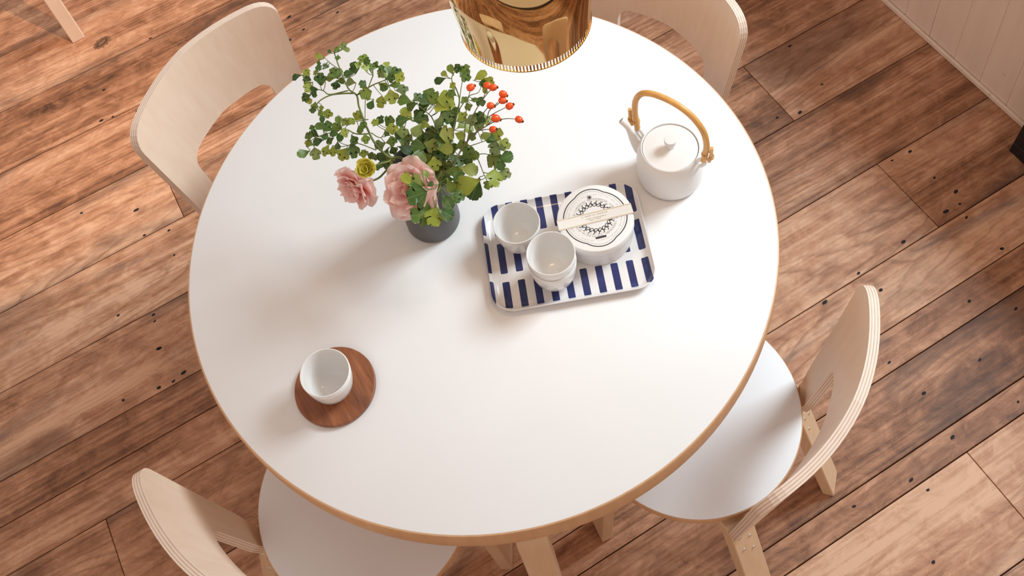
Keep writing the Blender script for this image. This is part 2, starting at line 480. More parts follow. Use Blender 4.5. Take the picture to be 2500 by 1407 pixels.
# ------------------------------------------------------------------ chairs
def hw(z): return .159 + (.190 - .159) * (z - .46) / (.77 - .46)
def bsurf(u, z):
    return Vector((u, -(.182 + .17 * (z - .44) - u * u / .68), z))
def bnorm(u, z): return Vector((2 * u / .68, -1, -.17)).normalized()
def round_poly(pts, n=7):
    out = []
    for i, (x, y, r) in enumerate(pts):
        p = Vector((x, y)); a = Vector(pts[i - 1][:2]); b = Vector(pts[(i + 1) % len(pts)][:2])
        if r <= 0: out.append(p); continue
        da = (a - p).normalized(); db = (b - p).normalized()
        half = math.acos(max(-1, min(1, da.dot(db)))) / 2
        t = min(r / math.tan(half), .48 * (a - p).length, .48 * (b - p).length)
        p0 = p + da * t; p1 = p + db * t
        for j in range(n + 1):
            s = j / n
            out.append((p0 * (1 - s) + p * s) * (1 - s) + (p * (1 - s) + p1 * s) * s)
    return out
def make_backrest(parent):
    zb = .385
    half = [(0, .806, 0), (hw(.80) + .001, .797, .045), (hw(.47), .47, .03), (.146, zb, .008), (.107, zb, .008), (.103, .44, .03), (.112, .622, .035), (0, .632, 0)]
    right = half[1:-1]
    left = [(-x, y, r) for x, y, r in reversed(right)]
    loop = round_poly([half[0]] + right + [half[-1]] + left)
    bm = bmesh.new()
    vs = [bm.verts.new((p.x, p.y, 0)) for p in loop]
    f = bm.faces.new(vs)
    bmesh.ops.triangulate(bm, faces=[f], quad_method='BEAUTY', ngon_method='EAR_CLIP')
    for i in range(-11, 12):
        g = bm.verts[:] + bm.edges[:] + bm.faces[:]
        bmesh.ops.bisect_plane(bm, geom=g, plane_co=(i * .0163, 0, 0), plane_no=(1, 0, 0), dist=1e-5)
    for i in range(1, 6):
        g = bm.verts[:] + bm.edges[:] + bm.faces[:]
        bmesh.ops.bisect_plane(bm, geom=g, plane_co=(0, .385 + i * .07, 0), plane_no=(0, 1, 0), dist=1e-5)
    bm.normal_update(); bm.verts.ensure_lookup_table(); bm.verts.index_update()
    TH = .0155
    uv = [(v.co.x, v.co.y) for v in bm.verts]; n = len(uv)
    verts = [bsurf(*q) for q in uv] + [bsurf(*q) + bnorm(*q) * TH for q in uv]
    faces, mi = [], []
    for f in bm.faces:
        ids = [v.index for v in f.verts]
        faces.append(tuple(ids)); faces.append(tuple(i + n for i in reversed(ids))); mi += [0, 0]
    ply = [0.0] * (2 * n)
    for e in bm.edges:
        if len(e.link_faces) == 1:
            a, b = e.verts[0].index, e.verts[1].index
            k = len(verts)
            verts += [verts[a], verts[b], verts[b + n], verts[a + n]]; ply += [0, 0, 1, 1]
            faces.append((k, k + 1, k + 2, k + 3)); mi.append(1)
    bm.free()
    o = mesh_obj('backrest', verts, faces, [M['birch'], M['ply']], parent, True, mi)
    at_ = o.data.attributes.new('ply', 'FLOAT', 'POINT'); at_.data.foreach_set('value', ply)
    return o
SEAT = .44
def make_chair():
    root = empty('dining_chair')
    lathe('seat', [(0, .418), (.186, .418), (.1895, .4205), (.19, .424), (.19, .4365), (.1885, .4385), (0, .4385)], M['birch_edge'], root, n=96)
    lathe('seat_top', [(0, .4385), (.1882, .4385), (.188, .4396), (.187, .44), (0, .44)], M['seat_white'], root, n=96)
    make_backrest(root)
    for s in (-1, 1):
        a = math.radians(15); hd = (s * math.sin(a), -math.cos(a)); kn = (s * .125, -.160)
        path = arc_path(-.12, -.012, .405, .045, .088, math.radians(12), 7)
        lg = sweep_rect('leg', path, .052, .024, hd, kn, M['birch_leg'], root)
        h3 = Vector((*hd, 0)); w3 = Vector((-h3.y, h3.x, 0))
        p0 = Vector(path[-2]); p1 = Vector(path[-1]); tt = (p1 - p0).normalized(); nn = Vector((-tt.y, tt.x))
        for dz, dw in ((.012, .010), (.034, -.010), (.056, .010), (.078, -.010)):
            c = p0 + tt * dz + nn * .0122
            pos = Vector((*kn, 0)) + h3 * c.x + w3 * (dw * s) + Vector((0, 0, c.y))
            ax = (h3 * nn.x + Vector((0, 0, nn.y))).normalized()
            v, f = tube_data([pos - ax * .001, pos + ax * .0008, pos + ax * .0014], [.0034, .0034, .0018], 8)
            mesh_obj('screw', v, f, M['steel'], lg)
    for s in (-1, 1):
        hd = Vector((s * .165, .112)).normalized(); kn = (s * .155, .105)
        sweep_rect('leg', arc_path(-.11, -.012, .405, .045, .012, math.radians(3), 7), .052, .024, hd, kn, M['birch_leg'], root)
    return root
def copy_tree(o, parent=None):
    c = o.copy(); COL.objects.link(c); c.parent = parent
    for ch in list(o.children): copy_tree(ch, c)
    return c
def place(o, cx, cy, out_deg):
    o.location = (cx, cy, 0); o.rotation_euler = (0, 0, math.radians(out_deg) + math.pi / 2)
chair = make_chair()
spots = [(.3021, -.2713, -41.9, 'birch chair with white round seat standing across the table from the flower vase'),
         (-.2891, -.3004, -133.9, 'birch chair with white round seat tucked in next to the wooden coaster'),
         (-.3130, .2948, 134.8, 'birch chair with slotted back pushed in behind the flower vase'),
         (.2739, .2999, 36.8, 'birch chair with slotted back pushed in behind the teapot and brass lamp')]
for i, (x, y, a, lab) in enumerate(spots):
    c = chair if i == 0 else copy_tree(chair)
    place(c, x, y, a); tag(c, lab, 'chair', 'chairs around the round table')

# low table whose one leg reaches into the picture
stool = tag(empty('side_table', (-1.2, 1.604, 0)), 'pale birch side table standing apart near the dark floor knot', 'table')
lathe('tabletop', [(0, .53), (.315, .53), (.32, .535), (.32, .555), (.316, .56), (0, .56)], M['birch'], stool, n=64)
for k in range(4):
    an = math.atan2(-.92, .38) + k * math.pi / 2
    sweep_rect('leg', arc_path(.12, .288, .518, .03, .288, 0, 6), .038, .024, (math.cos(an), math.sin(an)), (0, 0), M['birch'], stool)

# ------------------------------------------------------------------ pendant lamp
LX, LY, LZ = .1366, -.0414, 1.30
lamp = tag(empty('pendant_lamp', (LX, LY, LZ)), 'polished brass bell-shaped pendant lamp hanging over the white table', 'lamp')
outer = [(.0842, .0125), (.0856, .03), (.0880, .055), (.0900, .08), (.0906, .10), (.0890, .125), (.0835, .150), (.072, .172), (.055, .188), (.038, .198), (.025, .205), (.017, .212), (.0155, .235), (.0125, .242)]
inner = [(r - .0012, z - .0006) for r, z in outer[:-3]]
lathe('shade', outer + [(0, .242)], M['brass'], lamp, n=128)
lathe('shade_lining', [(r, z) for r, z in inner], M['lamp_inner'], lamp, n=96)
rim = Multi()
NS = 124
for i in range(NS):
    a = 2 * math.pi * i / NS; da = .0011 / .0842
    vv = []
    for z in (.0018, .0127):
        for aa, rr in ((a - da, .0831), (a + da, .0831), (a + da, .0842), (a - da, .0842)):
            vv.append((rr * math.cos(aa), rr * math.sin(aa), z))
    rim.add(vv, [(0, 1, 2, 3), (7, 6, 5, 4), (0, 4, 5, 1), (1, 5, 6, 2), (2, 6, 7, 3), (3, 7, 4, 0)])
tag(rim.build('slotted_rim', M['brass'], lamp, smooth=False), 'row of fine vertical slots around the brass rim', kind='stuff')
lathe('rim_ring', [(.0829, 0), (.0845, 0), (.0845, .0022), (.0829, .0022), (.0829, 0)], M['brass'], lamp, n=128)
em = NT('bulb_glow'); em.b.inputs['Emission Color'].default_value = (1, .72, .42, 1); em.b.inputs['Emission Strength'].default_value = 6
lathe('bulb', [(0, .075), (.012, .078), (.021, .09), (.023, .103), (.019, .118), (.012, .132), (.012, .16), (0, .16)], em.m, lamp, n=32)
lathe('cord', [(.0028, .24), (.0028, 1.42), (0, 1.42)], M['cord'], lamp, n=10)
pl = bpy.data.lights.new('lamp_bulb_light', 'POINT'); pl.energy = 0.6; pl.color = (1.0, .68, .40); pl.shadow_soft_size = .025
po = bpy.data.objects.new('lamp_bulb_light', pl); COL.objects.link(po); po.location = (LX, LY, LZ + .055)
beam = tag(box('trim_1', -3, 3, -.07, .07, 2.72, 2.90, M['birch_leg'], None, bev=.004), 'wooden ceiling beam the lamp cord hangs from', None, None, 'structure')
beam.location = (LX, LY, 0)

# ------------------------------------------------------------------ tray with striped print
TX, TY, TA = .1425, -.0745, -.0376
def tray_mat():
    t = NT('striped_tray_print')
    tc = t.t.nodes.new('ShaderNodeTexCoord'); sx = t.n('ShaderNodeSeparateXYZ', i0=tc.outputs['Object'])
    x, y = sx.outputs[0], sx.outputs[1]
    P = .02545; wd = .0118
    # distance to a rounded bar centred in each cell
    cx = t.math('SUBTRACT', t.math('PINGPONG', t.math('ADD', x, -(.0128 + wd / 2) + P * 20), P / 2), 0)
    ax = t.math('SUBTRACT', cx, wd / 2 - .0022)
    rows = []
    for y0, y1 in ((-.0912, -.0415), (-.0263, .0298), (.0443, .1033)):
        ay = t.math('SUBTRACT', t.math('ABSOLUTE', t.math('SUBTRACT', y, (y0 + y1) / 2)), (y1 - y0) / 2 - .0022)
        dx = t.math('MAXIMUM', ax, 0); dy = t.math('MAXIMUM', ay, 0)
        d = t.math('SQRT', t.math('ADD', t.math('MULTIPLY', dx, dx), t.math('MULTIPLY', dy, dy)))
        rows.append(t.math('LESS_THAN', d, .0022))
    f = t.math('MAXIMUM', t.math('MAXIMUM', rows[0], rows[1]), rows[2])
    n = t.noise(t.obj_coord((40, 40, 40)), 1, 3)
    blue = t.ramp(n, [(.3, (.020, .026, .105)), (.7, (.034, .042, .16))])
    t.set(t.b.inputs['Base Color'], t.mix(f, (.80, .78, .775, 1), blue))
    t.b.inputs['Roughness'].default_value = .17
    t.b.inputs['Specular IOR Level'].default_value = .55
    return t.m
def rrect(hx, hy, r, n=10):
    pts = []
    for cx, cy, a0 in ((hx - r, hy - r, 0), (-hx + r, hy - r, 90), (-hx + r, -hy + r, 180), (hx - r, -hy + r, 270)):
        for i in range(n + 1):
            a = math.radians(a0 + 90 * i / n); pts.append((cx + r * math.cos(a), cy + r * math.sin(a)))
    return pts
HX, HY, CR = .134, .0995, .036
tv, tf = [], []
secs = [(.013, 0.0), (.006, .0035), (.0012, .0105), (0, .0135), (.0006, .0148), (.0022, .0148), (.0045, .0115), (.009, .0058), (.0155, .0036), (.026, .0033)]
NP = None
for ins, z in secs:
    q = rrect(HX - ins, HY - ins, CR - ins * .75); NP = len(q)
    tv += [(a, b, z) for a, b in q]
for k in range(len(secs) - 1):
    for i in range(NP):
        j = (i + 1) % NP
        tf.append((k * NP + i, k * NP + j, (k + 1) * NP + j, (k + 1) * NP + i))
tf.append(tuple(range(NP - 1, -1, -1))); b = (len(secs) - 1) * NP; tf.append(tuple(range(b, b + NP)))
tray = mesh_obj('serving_tray', tv, tf, tray_mat()); sharp(tray, 50)
tray.location = (TX, TY, TT); tray.rotation_euler = (0, 0, TA)
tag(tray, 'white rounded serving tray with rows of dark blue bars', 'tray')
TRZ = TT + .0034

# ------------------------------------------------------------------ cups
CO = [(.0165, 0), (.0185, .0005), (.0192, .003), (.0265, .009), (.0328, .0195), (.0362, .036), (.0378, .050), (.0388, .0635)]
def cup_profile():
    inn = [(r - .0026, z + .0024) for r, z in CO[3:-1]] + [(.0366, .0635)]
    pr = [(0, .002), (.0155, .002), (.0165, 0)] + CO[1:] + [(.0382, .0648), (.0372, .0648)] + list(reversed(inn)) + [(.018, .0066), (.008, .0052), (0, .005)]
    return pr
cup = lathe('tea_cup', cup_profile(), M['porcelain'], n=72)
cups = [((-.2605, -.2335, TT + .0100), 'white porcelain tea cup standing on the round wooden coaster'),
        ((.0695, -.0445, TRZ), 'white porcelain tea cup standing single on the striped tray'),
        ((.1125, -.1235, TRZ), 'lower white porcelain cup of the stacked pair on the tray'),
        ((.1125, -.1235, TRZ + .0222), 'upper white porcelain cup of the stacked pair on the tray')]
for i, (loc, lab) in enumerate(cups):
    o = cup if i == 0 else cup.copy()
    if i: COL.objects.link(o)
    o.location = loc; o.rotation_euler = (0, 0, .7 * i)
    tag(o, lab, 'cup', 'white tea cups')
coaster = lathe('coaster', [(0, 0), (.0615, 0), (.0643, .0022), (.0648, .0055), (.0642, .0088), (.063, .0098), (0, .0098)], M['walnut'], n=96)
coaster.location = (-.2606, -.2285, TT); coaster.rotation_euler = (0, 0, 1.95)
tag(coaster, 'round dark walnut coaster lying flat on the white table', 'coaster')

# ------------------------------------------------------------------ sweet tin
tin = tag(empty('round_tin', (.1963, -.0590, TRZ), .03), 'round white tin with ornate black label and paper band on tray', 'tin')
lathe('tin_body', [(0, 0), (.0575, 0), (.0592, .0015), (.0596, .004), (.0596, .034), (0, .034)], M['matte_porcelain'], tin, n=96)
lathe('lid', [(.0598, .0335), (.0618, .0335), (.0624, .0345), (.0624, .050), (.0612, .0525), (.0585, .0535), (0, .0535)], M['matte_porcelain'], tin, n=96)
LZt = .0536
ink = plain('black_ink', (.03, .03, .035), .6, var=.1)
grey_ink = plain('grey_ink', (.34, .33, .33), .6, var=.1)
gold = plain('gold_ink', (.62, .44, .16), .45, var=.1)
def quatre(ang, k=1.0):
    # two wide and two narrow lobes meeting in four notches
    best = 0
    for ca, off, rr in ((0, .0041, .0474), (180, .0041, .0474), (90, .0208, .0327), (270, .0208, .0327)):
        c = Vector((math.cos(math.radians(ca)), math.sin(math.radians(ca)))) * off
        d = Vector((math.cos(ang), math.sin(ang)))
        bq = d.dot(c); disc = bq * bq - (c.dot(c) - rr * rr)
        if disc > 0: best = max(best, bq + math.sqrt(disc))
    return best * k
def ribbon(mb, pts, wid, z, closed=True):
    n = len(pts); v, f = [], []
    for i in range(n):
        p = Vector(pts[i])
        a = Vector(pts[(i - 1) % n]) if closed or i > 0 else p
        c = Vector(pts[(i + 1) % n]) if closed or i < n - 1 else p
        t = (c - a).normalized(); nn = Vector((-t.y, t.x)) * wid / 2
        v += [(*(p + nn), z), (*(p - nn), z)]
    for i in range(n if closed else n - 1):
        j = (i + 1) % n
        f.append((2 * i, 2 * j, 2 * j + 1, 2 * i + 1))
    mb.add(v, f)
def polar(k, n=160): return [(quatre(2 * math.pi * i / n, k) * math.cos(2 * math.pi * i / n), quatre(2 * math.pi * i / n, k) * math.sin(2 * math.pi * i / n)) for i in range(n)]
mb = Multi(); ribbon(mb, polar(1.0), .0017, LZt)
# scroll ring
for i in range(22):
    a0 = 2 * math.pi * i / 22
    for sgn in (1, -1):
        pts = []
        for j in range(9):
            s = j / 8; an = sgn * s * 4.6; r = .0046 * (1 - .7 * s)
            c = Vector((.0255 * math.cos(a0), .0255 * math.sin(a0)))
            pts.append(tuple(c + Vector((math.cos(a0 + an + .6 * sgn), math.sin(a0 + an + .6 * sgn))) * r + Vector((math.cos(a0), math.sin(a0))) * (.0018 * sgn)))
        ribbon(mb, pts, .0013, LZt, False)
tab = [(-.009, -.0355), (.009, -.0355), (.0085, -.0392), (-.0085, -.0392)]
mb.add([(x, y, LZt + .0001) for x, y in tab], [(3, 2, 1, 0)])
mb.build('label_print', ink, tin, smooth=False)
mg = Multi(); ribbon(mg, polar(.925), .0005, LZt)
def dashes(r, n, l, w):
    for i in range(n):
        a = 2 * math.pi * i / n
        if random.random() < .16: continue
        c = Vector((math.cos(a), math.sin(a))) * r; rd = c.normalized(); tg = Vector((-rd.y, rd.x))
        ll = l * random.uniform(.5, 1); ww = w * random.uniform(.5, 1)
        q = [c + rd * ll / 2 + tg * ww / 2, c - rd * ll / 2 + tg * ww / 2, c - rd * ll / 2 - tg * ww / 2, c + rd * ll / 2 - tg * ww / 2]
        mg.add([(p.x, p.y, LZt) for p in q], [(0, 1, 2, 3)])
dashes(.0345, 130, .0040, .0010); dashes(.0310, 110, .0018, .0010); dashes(.0425, 100, .0018, .0012)
for i in range(14):
    a = 2 * math.pi * i / 14
    ribbon(mg, [(.0, .0385), (.0042 * math.cos(a), .0385 + .0042 * math.sin(a))], .0011, LZt + .0001, False)
mg.build('fine_print', grey_ink, tin, smooth=False)
# paper band across the lid and down the sides
def band(name, y0, y1, mat, dz, n=14):
    v, f = [], []
    R = .0627 + dz
    xs = [-.0622 + .1244 * i / n for i in range(n + 1)]
    prof = [(-1, .008), (-1, .051)] + [(x, None) for x in xs] + [(1, .051), (1, .008)]
    for yy in (y0, y1):
        ex = math.sqrt(R * R - yy * yy)
        for x, z in prof:
            if z is None: v.append((max(-ex, min(ex, x)), yy, .0541 + dz))
            else: v.append((x * ex, yy, z))
    k = len(prof)
    f = [(i, i + 1, k + i + 1, k + i) for i in range(k - 1)]
    return mesh_obj(name, v, f, mat, tin, smooth=False)
band('paper_band', -.0095, .0105, plain('band_paper', (.80, .775, .74), .55, var=.02), 0)
band('band_line', .0086, .0094, gold, .0003); band('band_line', -.0086, -.0078, gold, .0003)
ml = Multi()
for row, (yy, w0) in enumerate(((.0042, .022), (-.0012, .017), (-.0042, .009))):
    x = -w0
    while x < w0:
        l = random.uniform(.0012, .003)
        if random.random() < .85:
            ml.add([(x, yy, .0546), (x + l * .7, yy, .0546), (x + l * .7, yy + .0016, .0546), (x, yy + .0016, .0546)], [(0, 1, 2, 3)])
        x += l
ml.build('band_print', plain('pale_gold_ink', (.66, .60, .50), .5), tin, smooth=False)

# ------------------------------------------------------------------ teapot
PX, PY = .3430, .0245
DA = math.atan2(.70, -.71)                     # spout direction
pot = tag(empty('teapot', (PX, PY, TT), DA), 'white porcelain teapot with tall bent bamboo handle and short spout', 'teapot')
body = [(0, 0), (.046, 0), (.0525, .0025), (.0550, .008), (.0562, .020), (.0560, .050), (.0545, .068), (.0520, .078), (.0492, .0838), (.0480, .0858), (.0470, .0858), (.0462, .0835), (.0462, .070), (0, .070)]
lathe('body', body, M['matte_porcelain'], pot, n=96)
lid = lathe('lid', [(0, .0815), (.0445, .0815), (.0455, .0825), (.0452, .0838), (.035, .0856), (.018, .0868), (0, .0872)], M['matte_porcelain'], pot, n=80)
lathe('knob', [(.0070, .086), (.0066, .093), (.0080, .0975), (.0100, .1000), (.0102, .1050), (.0092, .1075), (0, .1080)], M['matte_porcelain'], lid, n=40)
vh = lathe('steam_hole', [(.0012, .0875), (0, .0875)], M['hole'], lid, n=10)
vh.location = (-.024, -.008, -.0016)
sp_pts = smooth_path([(.046, 0, .036), (.058, 0, .046), (.067, 0, .060), (.074, 0, .075), (.082, 0, .0875), (.0935, 0, .0955)], 5)
sr = [.0165 - .0105 * min(1, i / 18) for i in range(len(sp_pts))]
tube('spout', sp_pts, sr, M['matte_porcelain'], pot, n=18)
tp = Vector(sp_pts[-1]); td = (tp - Vector(sp_pts[-3])).normalized()
tube('spout_opening', [tp - td * .001, tp + td * .0004], .0042, plain('spout_dark', (.18, .15, .13), .7), pot, n=14)
for s in (1, -1):
    lug = [Vector((s * .0485, 0, .078)), Vector((s * .0525, 0, .088)), Vector((s * .0575, 0, .0945)), Vector((s * .0625, 0, .0945)), Vector((s * .064, 0, .088)), Vector((s * .0595, 0, .078)), Vector((s * .053, 0, .071))]
    tube('lug', smooth_path(lug, 4), .0036, M['matte_porcelain'], pot, n=10)
hp = smooth_path([(.0615, 0, .0935), (.0640, 0, .118), (.0655, 0, .145), (.0620, 0, .178), (.0480, 0, .204), (.0230, 0, .2155), (-.0100, 0, .2150), (-.0380, 0, .2020), (-.0580, 0, .176), (-.0650, 0, .145), (-.0640, 0, .118), (-.0615, 0, .0935)], 6)
handle = tube('handle', hp, .0052, M['bamboo'], pot, n=14)
for s in (1, -1):
    tube('handle_splint', [(s * .0715, .001, .100), (s * .0742, .001, .12), (s * .0748, .001, .142)], .0031, M['bamboo'], handle, n=8)
    for z in (.113, .1155):
        ring = [(s * .0682 + .0098 * math.cos(2 * math.pi * i / 16), .0072 * math.sin(2 * math.pi * i / 16), z) for i in range(17)]
        tube('handle_tie', ring, .0013, M['tie'], handle, n=6)

# ------------------------------------------------------------------ vase and flowers
VX, VY = -.0681, .0326
vase = lathe('vase', [(0, 0), (.040, 0), (.0445, .002), (.0461, .007), (.0461, .168), (.0452, .170), (.0438, .170), (.043, .168), (.043, .012), (0, .010)], M['vase'], n=80)
vase.location = (VX, VY, TT)
tag(vase, 'dark grey cylindrical vase holding flowers and green sprigs', 'vase')
RIMZ = TT + .17

def leaf_mat():
    t = NT('leaf')
    oi = t.t.nodes.new('ShaderNodeObjectInfo')
    col = t.ramp(oi.outputs['Random'], [(0, (.030, .085, .018)), (.28, (.060, .140, .026)), (.52, (.14, .225, .032)), (.78, (.34, .40, .05)), (1, (.13, .20, .085))])
    n = t.noise(t.obj_coord((3, 3, 3), rnd=9), 1.0, 4, .6)
    col = t.mix(t.math('MULTIPLY', t.ramp(n, [(.55, (0, 0, 0)), (.75, (1, 1, 1))]), .5), col, (.22, .19, .03, 1))
    tc = t.t.nodes.new('ShaderNodeTexCoord'); sx = t.n('ShaderNodeSeparateXYZ', i0=tc.outputs['Object'])
    an = t.math('ARCTAN2', sx.outputs[1], t.math('ADD', sx.outputs[0], .08))
    vein = t.math('GREATER_THAN', t.math('COSINE', t.math('MULTIPLY', an, 14)), .94)
    col = t.mix(t.math('MULTIPLY', vein, .35), col, (.28, .34, .12, 1))
    t.set(t.b.inputs['Base Color'], col)
    t.b.inputs['Roughness'].default_value = .42
    tl = t.n('ShaderNodeBsdfTranslucent'); t.set(tl.inputs[0], col)
    mx = t.n('ShaderNodeMixShader', i0=.22, i1=t.b.outputs[0], i2=tl.outputs[0])
    t.t.links.new(mx.outputs[0], t.t.nodes['Material Output'].inputs[0])
    return t.m
M['leaf'] = leaf_mat()
M['stem'] = plain('green_stem', (.12, .16, .035), .5, var=.25, scale=40)
M['dark_stem'] = plain('brown_green_stem', (.09, .085, .035), .5, var=.25, scale=40)
def leaf_mesh(name, out, cup, fold):
    # out: half outline (x, y) from base to tip; mirrored
    me = bpy.data.meshes.new(name)
    axis = [(x, 0) for x in (0, .28, .55, .8)] + [(out[-1][0], 0)]
    def z(x, y): return cup * (x - .5) ** 2 * -1 + fold * abs(y) - .35 * y * y
    v = [(x, y, z(x, y)) for x, y in axis]
    f = []
    for s in (1, -1):
        b = len(v)
        v += [(x, s * y, z(x, y) + .03 * math.sin(9 * x + 5 * s)) for x, y in out[:-1]]
        ids = [b + i for i in range(len(out) - 1)]
        # strips between outline and axis
        prev_ax = 0
        for i, o_ in enumerate(ids):
            ax = min(range(len(axis)), key=lambda k: abs(axis[k][0] - out[i][0] * .95))
            ax = max(ax, prev_ax)
            if i == 0:
                tri = [(0, o_, ax)] if ax else []
            else:
                tri = [(prev_ax, ids[i - 1], o_)]
                if ax != prev_ax: tri.append((prev_ax, o_, ax))
            for q in tri:
                f.append(q if s < 0 else tuple(reversed(q)))
            prev_ax = ax
        q = (prev_ax, ids[-1], len(axis) - 1)
        if prev_ax != len(axis) - 1: f.append(q if s < 0 else tuple(reversed(q)))
    me.from_pydata(v, [], f); me.materials.append(M['leaf'])
    me.polygons.foreach_set('use_smooth', [True] * len(me.polygons)); me.update()
    return me
LEAVES = [
    leaf_mesh('leaf', [(.02, .02), (.14, .10), (.30, .26), (.40, .42), (.52, .50), (.60, .46), (.66, .48), (.72, .40), (.68, .30), (.58, .19), (.78, .27), (.86, .22), (.92, .24), (.98, .12), (.94, .06), (.97, 0)], .25, .18),
    leaf_mesh('leaf', [(.02, .015), (.20, .10), (.42, .27), (.62, .38), (.76, .36), (.80, .28), (.90, .28), (.95, .19), (.93, .12), (1.0, .08), (.97, 0)], .35, .25),
    leaf_mesh('leaf', [(.02, .02), (.12, .17), (.26, .40), (.42, .56), (.50, .52), (.58, .55), (.60, .44), (.50, .26), (.72, .38), (.80, .33), (.90, .32), (.92, .20), (.84, .12), (.95, .09), (.92, 0)], .2, .12)]
rl = random.Random(3)
def pz(px, py):
    """height of the foliage above the floor for a place in the bunch"""
    return .935 + (450 - py) / 340 * .115
def place_leaf(parent, px, py, size_px, ang, z=None, var=None):
    zz = (pz(px, py) if z is None else z) + rl.uniform(-.012, .012)
    c = at(px, py, zz)
    ln = size_px / F_PX * depth(c)
    a = math.radians(ang)
    d = (RIGHT * math.cos(a) + UP * math.sin(a))
    n = (-FWD * .75 + Vector((rl.uniform(-.55, .55), rl.uniform(-.55, .45), .55))).normalized()
    d = (d - n * d.dot(n)).normalized(); d = (d - n * rl.uniform(-.15, .25)).normalized()
    y = n.cross(d).normalized(); n = d.cross(y)
    base = c - d * ln * .5
    me = LEAVES[var if var is not None else rl.choice((0, 0, 1, 1, 2))]
    o = bpy.data.objects.new('leaf', me); COL.objects.link(o); o.parent = parent
    mt = Matrix.Identity(4)
    wsc = rl.uniform(.8, 1.08)
    for i in range(3): mt[i][0], mt[i][1], mt[i][2], mt[i][3] = d[i] * ln, y[i] * ln * wsc, n[i] * ln, base[i]
    o.matrix_world = mt
    return base
def sprig(name, label, cat, branches, leaves, stem_mat, zoff=0.0):
    root = tag(empty(name), label, cat)
    mb = Multi(); nodes = []
    for pts, r0, r1 in branches:
        P = []
        for q in pts:
            if len(q) == 3: P.append(at(q[0], q[1], q[2]))
            else: P.append(at(q[0], q[1], pz(*q) + zoff))
        P = smooth_path(P, 5)
        mb.add(*tube_data(P, [r0 + (r1 - r0) * i / (len(P) - 1) for i in range(len(P))], 7))
        nodes += P
    for lf in leaves:
        base = place_leaf(root, *lf)
        best = min(nodes, key=lambda q: (q - base).length + (.03 if q.z > base.z + .01 else 0))
        if (best - base).length > .003:
            mid = (best + base) / 2 - Vector((0, 0, .12 * (best - base).length))
            mb.add(*tube_data(smooth_path([best, mid, base], 3), .0006, 5))
    mb.build('stem', stem_mat, root)
    return root
def Lz(x0, y0, s, L): return [(x0 + a / s, y0 + b / s, c / s * 1.30, d) for a, b, c, d in L]
vin = at(1040, 430, RIMZ - .03)
def stem_in(dx, dy): return [(VX + dx * .5, VY + dy * .5, TT + .03), (VX + dx, VY + dy, RIMZ)]
left_leaves = Lz(700, 90, 4.264, [
    (590, 95, 70, 60), (620, 135, 60, 0), (525, 130, 60, 150), (445, 150, 40, 120), (345, 205, 70, 170), (530, 215, 50, -90), (335, 265, 50, -100),
    (330, 320, 60, -150), (400, 310, 70, 60), (300, 370, 60, 180), (105, 415, 100, 190), (200, 375, 80, 50), (210, 440, 90, 160), (225, 490, 80, 200),
    (350, 440, 110, 90), (370, 480, 60, 200), (225, 530, 90, -100), (275, 560, 80, -80), (290, 600, 60, -90), (200, 630, 100, 200), (235, 660, 70, -60),
    (500, 380, 110, 120), (540, 370, 80, 30), (460, 430, 80, 180), (510, 500, 90, -100), (560, 460, 70, 0),
    (800, 230, 110, 150), (830, 250, 70, -30), (700, 320, 110, 110), (740, 300, 80, 80), (650, 380, 100, 190), (670, 470, 90, 170), (820, 320, 90, 100),
    (880, 310, 80, 80), (920, 300, 80, 60), (1040, 290, 80, 100), (1000, 350, 100, 120), (1060, 350, 90, 90), (1130, 380, 120, 20), (1170, 420, 100, -30),
    (1020, 400, 90, 180), (1080, 430, 80, 0), (980, 390, 70, 150), (1000, 510, 100, -30), (1120, 500, 100, 10), (1200, 550, 110, 10), (1090, 620, 130, -80),
    (1000, 520, 80, -60), (980, 680, 110, -100), (880, 700, 90, -110), (820, 590, 110, 200), (790, 490, 70, 150),
    (360, 740, 50, -90), (420, 800, 100, -10), (350, 790, 70, -60), (290, 720, 70, -100), (270, 760, 60, -90),
    (370, 870, 80, 90), (350, 940, 100, 150), (420, 930, 100, 60), (265, 950, 60, 110), (230, 1030, 80, 170), (290, 1010, 90, 150), (330, 1090, 100, 200),
    (180, 1210, 120, 215), (230, 1110, 80, 160), (300, 1220, 110, -80), (410, 1180, 110, -110), (480, 1190, 90, -80), (590, 1220, 120, -120), (690, 1180, 140, -80),
    (540, 880, 90, 110), (520, 940, 90, 160), (600, 890, 80, 60), (650, 890, 90, 60), (560, 1030, 100, -100), (500, 1010, 90, 170), (450, 1080, 80, -150),
    (600, 1000, 80, 20), (680, 880, 70, 30), (740, 820, 90, 60), (790, 920, 80, 30), (760, 960, 80, -60), (700, 1070, 90, -60), (820, 1060, 90, -80),
    (800, 1220, 90, 100), (880, 1240, 70, -20), (530, 1130, 70, -90), (390, 1040, 70, 0),
    (920, 890, 80, 150), (970, 870, 90, 60), (1070, 880, 100, 40), (1090, 960, 120, 10), (1200, 990, 110, 0), (1150, 1020, 90, -30), (1220, 1080, 120, -10),
    (1230, 1170, 130, -20), (1040, 1010, 60, 60), (970, 1130, 100, 200), (1090, 1090, 100, 10), (1030, 1220, 120, -100), (1060, 1270, 110, -80),
    (980, 1250, 90, -120), (1110, 1180, 80, -60), (920, 1250, 70, 200), (960, 1340, 90, -90), (1030, 1330, 90, -60)])
def Bz(x0, y0, s, L): return [(x0 + a / s, y0 + b / s) for a, b in L]
q = lambda L: Bz(700, 90, 4.264, L)
trunk0 = [(1035, 440, RIMZ - .06), (1020, 405, RIMZ + .01), (975, 385, .945)]
